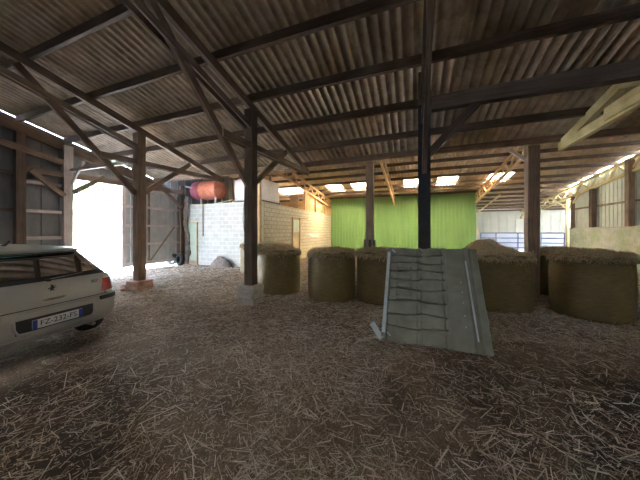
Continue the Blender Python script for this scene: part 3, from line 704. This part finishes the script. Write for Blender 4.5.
def bale(px, D, label, seed, h=1.13, r=.6, tuft=2600, mnd=0):
    x, y = pos(px, D); e = empty('straw_bale', (x, y, -.02), label, 'straw bale', 'round straw bales standing on end')
    bale_mesh(seed, r, h).build('wrapped_body', NET, e, smooth=True)
    def top(n):
        a = RNG.uniform(0, 2*np.pi, n); rr = r*1.0*np.sqrt(RNG.random(n)); return rr*np.cos(a), rr*np.sin(a), np.ones(n)
    def zf(X, Y): return h+.02+.07*(1-(np.hypot(X, Y)/r)**2)+mnd*np.clip(1-(np.hypot(X+.1, Y)/(.75*r))**2, 0, 1)+.035*np.sin(X*11+seed)*np.cos(Y*9+seed)
    A = straws(tuft, top, .05, .22, .006, .35, zf=zf)
    # fringe hanging over the rim
    m = 900; a = RNG.uniform(0, 2*np.pi, m); L = RNG.uniform(.04, .14, m); w = .006
    V = np.zeros((m, 6, 3), np.float32); z0 = h+RNG.uniform(-.02, .04, m)
    for q, s in ((0, 0.), (1, 1.)):
        aa = a+RNG.normal(0, .12, m)*s; rr = r*(.97+.05*s)+RNG.uniform(0, .03, m)*s; z = z0-L*s*RNG.uniform(.3, 1, m)
        V[:, 3*q] = np.stack([rr*np.cos(aa), rr*np.sin(aa), z], 1)
        V[:, 3*q+1] = np.stack([rr*np.cos(aa)-np.sin(aa)*w, rr*np.sin(aa)+np.cos(aa)*w, z], 1)
        V[:, 3*q+2] = np.stack([(rr+.005)*np.cos(aa), (rr+.005)*np.sin(aa), z+.004], 1)
    b = (np.arange(m)*6)[:, None]
    Fq = np.concatenate([b+np.array([[0, 3, 5, 2]]), b+np.array([[2, 5, 4, 1]]), b+np.array([[1, 4, 3, 0]])], 0)
    VV, FF = join([A, (V.reshape(-1, 3), Fq)])
    o = npmesh('loose_straw_top', VV, FF, STRAWB, e); o['kind'] = 'stuff'
    if mnd:
        mb = MB(); n = 24
        for i in range(7):
            t = i/6
            for k in range(n):
                an = 2*math.pi*k/n; q = 1+.25*mnoise.noise(Vector((math.cos(an)+seed, math.sin(an), t)))
                mb.v.append((-.1+.72*r*t*q*math.cos(an), .72*r*t*q*math.sin(an), h+.04+mnd*(1-t*t)))
        for i in range(6):
            for k in range(n): mb.quad([i*n+k, i*n+(k+1) % n, (i+1)*n+(k+1) % n, (i+1)*n+k])
        mb.build('straw_heap', mottled('heaped_straw', (.4, .27, .12), (.62, .46, .24), scale=25), e, smooth=True)
    return e
bale(256, 10.0, 'farthest round straw bale, half hidden behind the post on concrete blocks', 1, tuft=1200)
bale(279, 6.95, 'round straw bale just right of the post on concrete blocks', 2, mnd=.12)
bale(331.5, 6.33, 'round straw bale second from left in the front row, before the green wall', 3)
bale(381, 6.15, 'round straw bale beside the left edge of the leaning panel', 4)
bale(499, 5.5, 'round straw bale beside the right edge of the leaning panel', 5)
bale(589, 5.0, 'largest looking dark round straw bale at the right of the front row', 6, h=1.17, tuft=3500)
bale(488, 7.4, 'straw bale with heaped loose straw behind the bale right of the panel', 7, mnd=.2)
bale(556, 6.6, 'straw bale in the second row behind the gap at the broad post', 8)
bale(690, 5.6, 'dark straw bale cut by the right edge of the photo', 9)

# dark stakes on the bale tops
for i, (px, z) in enumerate(((364.5, 1.45), (369.5, 1.44), (374, 1.43))):
    x, y = pos(px, 6.75)
    mb = MB().beam((x-.01, y, .0), (x+.02, y-.03, z), .055, .05, n=3, jit=.003)
    tag(mb.build('stake', STEEL, loc=(x, y, 0)), ['leftmost of three short black stakes between two bales', 'middle of three short black stakes between two bales', 'rightmost of three short black stakes between two bales'][i], 'stake', 'three black stakes before the rear post')

# ------------------------------------------------------------------ leaning panel
def lerp(a, b, t): return a+(b-a)*t
BL = Vector((*rd((381-320)/F*3.77, 3.77), .0)); BR = Vector((*rd((494-320)/F*3.28, 3.28), .0))
TL = Vector((*rd((388-320)/F*4.52, 4.52), 1.34)); TR = Vector((*rd((476-320)/F*4.08, 4.08), 1.36))
nrm = ((BR-BL).cross(TL-BL)).normalized()
e = empty('leaning_panel', tuple((BL+BR)/2), 'big olive grey moulded panel leaning against the black steel post', 'panel', world=True)
NU, NV = 150, 130
rows_ = [.0, .14, .27, .40, .52, .63, .73, .82, .905]
def relief(u, v):
    h = 0
    cols = (.03, .36, .62, .90)
    # vertical battens
    for c, w, hh in ((.375, .02, .022), (.64, .022, .022), (.885, .02, .03), (.93, .012, .018)):
        if abs(u-c) < w: h = max(h, hh)
    if u < .05: h = max(h, .03)
    seg = 0 if u < .375 else (1 if u < .64 else 2)
    if seg < 2:
        for k, r0 in enumerate(rows_):
            rr = r0+.012*math.sin(u*9+k*1.7+seg)
            q = v-rr
            nxt = rows_[k+1] if k+1 < len(rows_) else 1
            if abs(q) < .006 and k: return -.009
            if 0 <= q < nxt-r0: h = max(h, .004+.018*(q/(nxt-r0)) if u < .99 else 0)
    else:
        h = max(h, .006)
    if .13 < u < .29 and .42 < v < .78: h = max(h, .02+(.006 if (v*22) % 1 < .3 else 0))
    h += .004*mnoise.noise(Vector((u*5, v*5, 1)))
    return h
mb = MB()
for side in (0, 1):
    for j in range(NV+1):
        v = j/NV
        for i in range(NU+1):
            u = i/NU
            # rounded corners
            uu = u; 
            cr = .05
            for (cu, cv) in ((0, 0), (1, 1), (0, 1)):
                du, dv = abs(u-cu), abs(v-cv)
                if du < cr and dv < cr:
                    pass
            p = lerp(lerp(BL, BR, uu), lerp(TL, TR, uu), v)
            # slight sag of the bottom edge and bulge
            if side == 0: p = p+nrm*(-1.7*relief(u, v))
            else: p = p+nrm*.03
            mb.v.append(p)
S = (NU+1)*(NV+1)
def cut(u, v):
    for (cu, cv, r) in ((0, 0, .05), (0, 1, .05), (1, 1, .03)):
        du, dv = abs(u-cu), abs(v-cv)
        if du < r and dv < r and (r-du)**2+(r-dv)**2 > r*r: return True
    return False
for j in range(NV):
    for i in range(NU):
        if cut((i+.5)/NU, (j+.5)/NV): continue
        a = j*(NU+1)+i
        mb.quad([a, a+1, a+NU+2, a+NU+1]); mb.quad([S+a, S+a+NU+1, S+a+NU+2, S+a+1])
def edge(a, b_): mb.quad([a, b_, S+b_, S+a])
for i in range(NU): edge(i, i+1); edge(NV*(NU+1)+i, NV*(NU+1)+i+1)
for j in range(NV): edge(j*(NU+1), (j+1)*(NU+1)); edge(j*(NU+1)+NU, (j+1)*(NU+1)+NU)
# orientation of relief must face the viewer
flip = (Vector((0, 0, H))-BL).dot(nrm) > 0
if flip:
    for idx in range(S):
        p = mb.v[idx]; j, i = divmod(idx, NU+1)
        base = lerp(lerp(BL, BR, i/NU), lerp(TL, TR, i/NU), j/NV)
        mb.v[idx] = base+(base-p)
        mb.v[S+idx] = base-nrm*.03
mb.build('moulded_sheet', PANEL, e)
fn = nrm if flip else -nrm
def onp(u, v, off): return lerp(lerp(BL, BR, u), lerp(TL, TR, u), v)+fn*off
MB().beam(onp(.022, .07, .058), onp(.022, .94, .058), .05, .016, side=(BR-BL), n=6, jit=.003).build('white_edge_strip', PWHITE, e)
MB().beam(onp(.885, .09, .057), onp(.865, .85, .057), .022, .01, side=(BR-BL), n=6, jit=.002).build('white_rail', PWHITE, e)
MB().box((0, 0, 0), (.01, .01, .01)) 
for (u, v, w) in ((.075, .955, .05), (.40, .975, .03), (.075, .06, .04)):
    MB().beam(onp(u-.02, v+.02, .055), onp(u+.02, v-.015, .055), w*.5, .01, side=(BR-BL)).build('white_patch', PWHITE, e)
for v in (.2, .3, .42, .52, .62): MB().beam(onp(.80, v, .02), onp(.80, v+.012, .02), .012, .03, side=(BR-BL)).build('rivet', PWHITE, e)
tag(MB().beam((*rd((372-320)/F*3.95, 3.95), .19), (*rd((382-320)/F*3.75, 3.75), .03), .09, .03, n=2, jit=.004).build('white_board_piece', PWHITE, loc=(*rd(.83, 3.95), .0)), 'small white board piece on the straw left of the leaning panel', 'board')

# ------------------------------------------------------------------ car
def build_car():
    CX, CY = -4.43, 1.83
    car = empty('hatchback_car', (CX, CY, 0), 'silver grey hatchback car parked at the left, seen from behind', 'car', rz=math.radians(180+7.0))
    T = np.array([ # z, xr, xf, hw, rc
        (.27, .12, 4.08, .78, .25), (.30, .02, 4.15, .84, .28), (.36, -.035, 4.19, .862, .30), (.45, -.05, 4.2, .87, .30), (.62, -.05, 4.2, .873, .30),
        (.675, -.035, 4.17, .873, .30), (.69, .005, 4.12, .872, .29), (.73, .02, 4.05, .872, .28), (.80, .035, 3.9, .868, .27), (.90, .055, 3.6, .855, .27), (.96, .085, 3.2, .84, .27),
        (1.0, .13, 3.1, .82, .26), (1.08, .21, 2.97, .785, .25), (1.18, .31, 2.82, .745, .24), (1.28, .41, 2.66, .70, .22), (1.36, .49, 2.5, .66, .2), (1.385, .5, 2.44, .648, .2),
        (1.40, .43, 2.4, .64, .18), (1.425, .44, 2.3, .62, .2), (1.455, .56, 2.15, .57, .2), (1.48, .74, 1.98, .47, .2), (1.50, 1.0, 1.75, .3, .12), (1.505, 1.2, 1.5, .12, .06)])
    T[:, 0] = np.where(T[:, 0] > 1.0, 1+(T[:, 0]-1)*.92, T[:, 0])
    zs = np.concatenate([np.linspace(T[i, 0], T[i+1, 0], 3 if T[i+1, 0]-T[i, 0] < .06 else 5)[:-1] for i in range(len(T)-1)]+[[T[-1, 0]]])
    def at(z, c): return np.interp(z, T[:, 0], T[:, c])
    def outline(z, inset=0):
        xr, xf, hw, rc = at(z, 1)+inset, at(z, 2)-inset, at(z, 3)-inset, at(z, 4)
        rcx = min(rc*1.0, (xf-xr)*.45); rcy = min(rc*.9, hw*.6); P = []
        bow = .05*min(1, hw/.8)
        for t in np.linspace(-1, 1, 41)[:-1]:      # rear, from -y to +y
            y = t*(hw-rcy); P.append((xr+bow*(y/hw)**2, y))
        x0 = xr+bow*((hw-rcy)/hw)**2
        for a in np.linspace(0, math.pi/2, 13)[:-1]: P.append((x0+rcx*(1-math.cos(a)), hw-rcy+rcy*math.sin(a)))
        for x in np.linspace(x0+rcx, xf-rcx*1.3, 61)[:-1]: P.append((x, hw))
        for a in np.linspace(0, math.pi/2, 13)[:-1]: P.append((xf-rcx*1.3+rcx*1.3*math.sin(a), hw-rcy+rcy*math.cos(a)))
        for y in np.linspace(hw-rcy, -(hw-rcy), 25)[:-1]: P.append((xf, y))
        for a in np.linspace(0, math.pi/2, 13)[:-1]: P.append((xf-rcx*1.3+rcx*1.3*math.cos(a), -(hw-rcy)-rcy*math.sin(a)))
        for x in np.linspace(xf-rcx*1.3, x0+rcx, 61)[:-1]: P.append((x, -hw))
        for a in np.linspace(0, math.pi/2, 13)[:-1]: P.append((x0+rcx*(1-math.sin(a)), -(hw-rcy)-rcy*math.cos(a)))
        return np.array(P)
    n = len(outline(.5)); R = len(zs)
    G = np.zeros((R, n, 3)); Gi = np.zeros((R, n, 3))
    for j, z in enumerate(zs):
        G[j, :, :2] = outline(z); G[j, :, 2] = z; Gi[j, :, :2] = outline(z, .025); Gi[j, :, 2] = z-.01
    # rear-wall crown: raise the roof centre line slightly is already in the table
    cls = {}
    wheels = ((.66, .31), (3.36, .31))
    for j in range(R-1):
        zm = (zs[j]+zs[j+1])/2
        for i in range(n):
            p = (G[j, i]+G[j, (i+1) % n]+G[j+1, i]+G[j+1, (i+1) % n])/4; x, y = p[0], p[1]
            hw = at(zm, 3); c = 'body'
            rear = i < 40 or i >= n-10 or 40 <= i < 50
            if abs(y) > hw-.03 and any((x-wx)**2+(zm-wz)**2 < .345**2 for wx, wz in wheels): continue
            if zm < .69: c = 'rear_bumper' if x < 2 else 'front_bumper' if (x < .55 or x > 3.8) else 'body'
            if 1.0 < zm < 1.342:
                if i < 40 or 40 <= i < 47 or i >= n-7: c = 'rear_window'
                elif abs(abs(y)-hw) < .02:
                    if .98-.0 < x-(.42*(zm-1)) < 1.72-.42*(zm-1) and zm > 1.03: c = 'side_window'
                    elif 1.80 < x < 2.95-1.6*(zm-1) and zm > 1.01: c = 'side_window'
                    elif .62+.25*(zm-1) < x < .92 and 1.04 < zm < 1.34: c = 'side_window'
                elif x > 2.2: c = 'windscreen'
            if .60 < zm < .675 and ((x < .75 and abs(y) > .5) or False): c = 'rub_strip'
            cls.setdefault(c, []).append((j, i))
    mats = dict(body=PAINT, rear_bumper=PAINT, front_bumper=PAINT, rear_window=GLASS, side_window=MGLASS, windscreen=MGLASS, tail_light=REDL, rub_strip=BLKP)
    def grid(name, cells, mat, GG, off=0.0, parent=None, smooth=True):
        used = {}; V = []; Fq = []
        for (j, i) in cells:
            q = []
            for (a, b) in ((j, i), (j, (i+1) % n), (j+1, (i+1) % n), (j+1, i)):
                if (a, b) not in used:
                    used[(a, b)] = len(V); p = GG[a, b].copy()
                    if off:
                        cxy = np.array([2.1, 0]); dd = np.array([p[0]-1.0, p[1]]); 
                        dd = dd/ (np.linalg.norm(dd)+1e-6); p[:2] += dd*off
                    V.append(p)
                q.append(used[(a, b)])
            Fq.append(q)
        return npmesh(name, V, Fq, mat, parent or car, smooth)
    for c, cells in cls.items():
        if c in ('side_window', 'rub_strip'):
            for s in (1, -1):
                sub = [(j, i) for (j, i) in cells if (G[j, i, 1] > 0) == (s > 0)]
                if sub: 
                    o = grid(c, sub, mats[c], G, .012 if c == 'rub_strip' else (0))
        else: grid(c, cells, mats[c], G)
    for s in (1, -1):
        nz_, ns_ = 18, 18; V = []; V2 = []
        for a in range(nz_+1):
            z = .735+.24*a/nz_; P = outline(z); half = P[20:72]; 
            if s < 0: half = half*np.array([1, 1])
            yin = .565+.30*(z-.735)**1.0; xe = .30+.10*math.sin(math.pi*a/nz_)
            seg = np.array([p for p in half if p[1] > yin and p[0] < xe])
            first = np.array([np.interp(yin, half[:20, 1], half[:20, 0]) if yin < half[19, 1] else seg[0, 0], yin]); pts = np.vstack([first, seg])
            L_ = np.concatenate([[0], np.cumsum(np.linalg.norm(np.diff(pts, axis=0), axis=1))]); t = np.linspace(0, L_[-1], ns_+1)
            q = np.stack([np.interp(t, L_, pts[:, 0]), np.interp(t, L_, pts[:, 1])], 1)
            for k, p in enumerate(q):
                dd = np.array([p[0]-1.0, p[1]]); dd /= np.linalg.norm(dd)
                V.append((p[0]+dd[0]*.01, s*(p[1]+dd[1]*.01), z)); V2.append((p[0]+dd[0]*.014, s*(p[1]+dd[1]*.014), z))
        Q = [(a*(ns_+1)+k, a*(ns_+1)+k+1, (a+1)*(ns_+1)+k+1, (a+1)*(ns_+1)+k) for a in range(nz_) for k in range(ns_)]
        tl = npmesh('tail_light', V, Q, REDL, car, True)
        npmesh('indicator_lens', V2, [q for q in Q if (q[0]//(ns_+1)) >= 14], CLEARL, tl, True)
    # dark inner liner
    inner = [q for c in ('body', 'rear_bumper', 'front_bumper', 'rub_strip') for q in cls[c] if zs[q[0]] > .34]
    grid('interior_lining', inner, DARKI, Gi)
    # black band around rear glass
    rw = cls['rear_window']; jmin = min(j for j, i in rw); jmax = max(j for j, i in rw)
    imax = max(i for j, i in rw if i < 100); imin = min(i for j, i in rw if i > 100)
    band = [(j, i) for (j, i) in rw if j <= jmin+2 or i >= imax-2 and i < 100 or (i <= imin+1 and i > 100)]
    grid('window_surround', band, BLKP, G, .003)
    # parcel shelf, seats
    MB().box((1.0, 0, .93), (.8, 1.2, .04)).build('parcel_shelf', DARKI, car)
    for y in (-.36, .36):
        MB().box((2.35, y, .72), (.16, .46, .62)).build('front_seat', DARKI, car, bevel=.05); MB().box((2.38, y, 1.16), (.1, .26, .18)).build('headrest', DARKI, car, bevel=.04)
        MB().box((1.35, y*1.1, 1.02), (.1, .24, .15)).build('headrest', DARKI, car, bevel=.04)
    MB().box((1.35, 0, .72), (.18, 1.25, .56)).build('rear_seat', DARKI, car, bevel=.05)
    MB().box((2.1, 0, .3), (3.9, 1.5, .06)).build('underbody', DARKI, car)
    MB().box((3.05, 0, .85), (.4, 1.3, .24)).build('dashboard', DARKI, car)
    def surf(y, z, off=.0):   # point on the rear surface
        j = int(np.argmin(abs(zs-z))); row = G[j]; k = int(np.argmin(abs(row[:52, 1]-y))); 
        x = float(np.interp(z, T[:, 0], T[:, 1]))+ (row[k, 0]-at(zs[j], 1))
        return Vector((x-off, y, z))
    # tailgate shut lines
    def line(pts, r=.006, name='shut_line', mat=BLKP): MB().tube([surf(y, z, .001) for y, z in pts], r, 6).build(name, mat, car)
    line([(y, .695) for y in np.linspace(-.66, .66, 20)])
    line([(.64, .70), (.62, .76)]); line([(-.64, .70), (-.62, .76)])
    line([(y, .80-.0*abs(y)) for y in np.linspace(-.5, -.2, 8)], .003, 'crease', PAINT)
    # handle, number plate, badge
    mb = MB(); mb.tube([surf(y, .785-.01*math.cos(y*8), .02) for y in np.linspace(-.12, .12, 9)], [.006, .014, .016, .017, .017, .017, .016, .014, .006], 8)
    mb.build('boot_handle', CHROME, car, smooth=True)
    mb = MB()
    # plate recess (frame), plate with characters
    xp = surf(0, .52).x
    mb.box((xp-.004, 0, .515), (.02, .80, .17)); mb.build('plate_recess', BLKP, car, bevel=.008)
    fr = MB()
    fr.tube([(xp-.016, y, z) for y, z in ((-.42, .60), (-.415, .5), (-.38, .437), (-.3, .428), (.3, .428), (.38, .437), (.415, .5), (.42, .60))], .017, 8); fr.build('plate_surround', PAINT, car, smooth=True)
    pl = MB().box((xp-.018, 0, .515), (.008, .52, .11)).build('number_plate', PLATEW, car)
    MB().box((xp-.0235, .238, .515), (.003, .045, .108)).build('blue_band', PLATEB, pl); MB().box((xp-.0235, -.238, .515), (.003, .045, .108)).build('blue_band', PLATEB, pl)
    def text(body, name, size, loc, mat, parent, ext=.001):
        cu = bpy.data.curves.new(name, 'FONT'); cu.body = body; cu.size = size; cu.extrude = ext; cu.align_x = 'CENTER'; cu.align_y = 'CENTER'
        tmp = bpy.data.objects.new('tmp', cu); COL.objects.link(tmp); bpy.context.view_layer.update()
        me = bpy.data.meshes.new_from_object(tmp.evaluated_get(bpy.context.evaluated_depsgraph_get())); bpy.data.objects.remove(tmp)
        me.transform(Matrix.Translation(loc) @ Matrix(((0, 0, -1, 0), (-1, 0, 0, 0), (0, 1, 0, 0), (0, 0, 0, 1))))
        me.materials.clear(); me.materials.append(mat)
        o = bpy.data.objects.new(name, me); COL.objects.link(o); o.parent = parent; return o
    text('FZ-232-FS', 'plate_characters', .092, (xp-.0235, 0, .515), INK, pl)
    p = surf(-.50, .90, .004); text('307', 'model_badge', .07, p, STEEL, car, .003)
    # rampant lion emblem
    L = [(-.3, 1), (0, .9), (.1, .6), (.45, .75), (.5, .6), (.2, .4), (.25, .25), (.6, .3), (.62, .15), (.2, .05), (.1, -.2), (.35, -.45), (.3, -.9), (.55, -1), (.1, -1), (.12, -.5), (-.15, -.3),
         (-.3, -.55), (-.5, -.95), (-.75, -1), (-.55, -.5), (-.4, -.1), (-.55, .1), (-.85, -.15), (-.8, .25), (-.5, .3), (-.3, .45), (-.45, .7)]
    c = surf(0, .90, .006); mb = MB()
    for dx in (0, .006):
        for (a, b) in L: mb.v.append((c.x+dx, c.y-a*.055, c.z+b*.055))
    m = len(L); mb.quad(list(range(m))); mb.quad([m+i for i in range(m)][::-1])
    for i in range(m): mb.quad([i, (i+1) % m, m+(i+1) % m, m+i])
    mb.build('emblem', STEEL, car)
    # wiper, high brake lamp, aerial
    mb = MB().tube([surf(0, 1.02, .03), surf(-.15, 1.03, .03), surf(-.42, 1.045, .022)], .009, 6); mb.build('rear_wiper', CHROME, car)
    MB().lathe([(0, 0), (.03, 0), (.03, .03), (0, .03)], (.14, 0, .99), 'z', 14).build('wiper_pivot', BLKP, car)
    MB().box((.47, 0, 1.373), (.05, .26, .018)).build('brake_lamp', REDL, car, bevel=.004)
    MB().tube([(.95, .05, 1.445), (.88, .05, 1.475), (.8, .05, 1.52)], [.022, .018, .012], 8).build('aerial', BLKP, car)
    # lower lip line, fog lamp, exhaust
    MB().tube([surf(y, .37, .004) for y in np.linspace(-.6, .6, 15)], .01, 6).build('bumper_crease', PAINT, car, smooth=True)
    MB().tube([(.0, -.45, .28), (.3, -.45, .28)], .028, 10).build('exhaust_pipe', CHROME, car)
    for s in (-1, 1):
        for wx, wz in wheels:
            w = MB().lathe([(.19, -.09), (.27, -.1), (.30, -.085), (.312, -.05), (.312, .05), (.30, .085), (.27, .1), (.19, .09)], (wx, s*.78, wz), 'y', 40).build('tyre', RUB, car, smooth=True)
            MB().lathe([(0, .06*s), (.06, .07*s), (.15, .05*s), (.19, .085*s), (.2, -.05*s), (0, -.05*s)], (wx, s*.78, wz), 'y', 24).build('wheel_rim', CHROME, w, smooth=True)
    for s in (-1, 1): MB().box((2.8, s*.9, 1.0), (.1, .14, .12)).build('door_mirror', PAINT, car, bevel=.03)
    return car
build_car()

# ------------------------------------------------------------------ outside
e = empty('yard_building', (-24, 8, 0), 'sunlit white building seen overexposed through the doorway', 'building', world=True)
MB().box((-24, 7, 2.0), (.3, 30, 4.1)).build('wall', LIMEW, e)
MB().box((-23.83, 9.3, 2.2), (.05, .9, 1.0)).build('window', WPLAS, e)
def tree(x, y, h, r, label):
    e = empty('tree', (x, y, 0), label, 'tree', 'trees behind the white building')
    MB().tube([(0, 0, -.1), (.1, 0, h*.3), (0, .1, h*.6)], [.3, .22, .1], 10).build('trunk', BARK, e, smooth=True)
    n = 5200; a = RNG.normal(0, 1, (n, 3)); a /= np.linalg.norm(a, axis=1)[:, None]; rad = RNG.random(n)**.33
    blob = 1+.25*np.sin(a[:, 0]*5+x)*np.cos(a[:, 2]*4+y); P = a*rad[:, None]*blob[:, None]*np.array([r, r, r*.9])+np.array([0, 0, h-r*.8])
    u = RNG.normal(0, 1, (n, 3)); u /= np.linalg.norm(u, axis=1)[:, None]; v = np.cross(u, a); v /= np.linalg.norm(v, axis=1)[:, None]+1e-6
    s = RNG.uniform(.12, .26, n)[:, None]
    V = np.stack([P-u*s, P+v*s*.5, P+u*s, P-v*s*.5], 1).reshape(-1, 3); b = (np.arange(n)*4)[:, None]
    npmesh('foliage', V, b+np.array([[0, 1, 2, 3]]), LEAF, e)
tree(-31, 8, 10, 4.0, 'leafy green tree above the white building, left half of the doorway top')
tree(-31, 16.6, 9.5, 4.0, 'leafy green tree above the white building, right half of the doorway top')
tree(-35, 25, 10, 4.2, 'leafy green tree farther right behind the white building')
tree(-33, -1, 10, 4.2, 'leafy green tree farther left behind the white building')

# ------------------------------------------------------------------ light, camera
w = bpy.data.worlds.new('World'); SC.world = w; w.use_nodes = True; nt = w.node_tree
bg = nt.nodes['Background']; bg.inputs[1].default_value = 3.0
tc = nt.nodes.new('ShaderNodeTexCoord'); sx = nt.nodes.new('ShaderNodeSeparateXYZ'); nt.links.new(tc.outputs['Generated'], sx.inputs[0])
r = nt.nodes.new('ShaderNodeValToRGB'); r.color_ramp.elements[0].position = 0; r.color_ramp.elements[0].color = (.86, .93, 1, 1)
r.color_ramp.elements[1].position = .6; r.color_ramp.elements[1].color = (.5, .68, 1.0, 1)
nt.links.new(sx.outputs[2], r.inputs[0]); nt.links.new(r.outputs[0], bg.inputs[0])
sun = bpy.data.lights.new('sun', 'SUN'); sun.energy = 20.0; sun.angle = math.radians(1.5); sun.color = (1, .96, .9)
so = bpy.data.objects.new('sun', sun); COL.objects.link(so)
so.rotation_euler = Vector((-.75, -.25, -1.0)).to_track_quat('-Z', 'Y').to_euler()
def portal(loc, rot, sx_, sy_):
    l = bpy.data.lights.new('portal', 'AREA'); l.shape = 'RECTANGLE'; l.size = sx_; l.size_y = sy_; l.cycles.is_portal = True
    o = bpy.data.objects.new('portal', l); COL.objects.link(o); o.location = loc; o.rotation_euler = rot
cam = bpy.data.cameras.new('camera'); co = bpy.data.objects.new('camera', cam); COL.objects.link(co)
cam.sensor_width = 36; cam.lens = F/640*36; cam.shift_y = -8/640; cam.clip_start = .05; cam.clip_end = 300
co.location = (0, 0, H); co.rotation_euler = (math.pi/2, 0, TH); SC.camera = co
SC.cycles.max_bounces = 12; SC.cycles.diffuse_bounces = 7
SC.cycles.sample_clamp_indirect = 6
vs = SC.view_settings; vs.view_transform = 'Standard'; vs.look = 'None'; vs.gamma = 1; vs.use_curve_mapping = False; vs.exposure = 3.8
for o in bpy.data.objects:
    if '_w' in o: del o['_w']
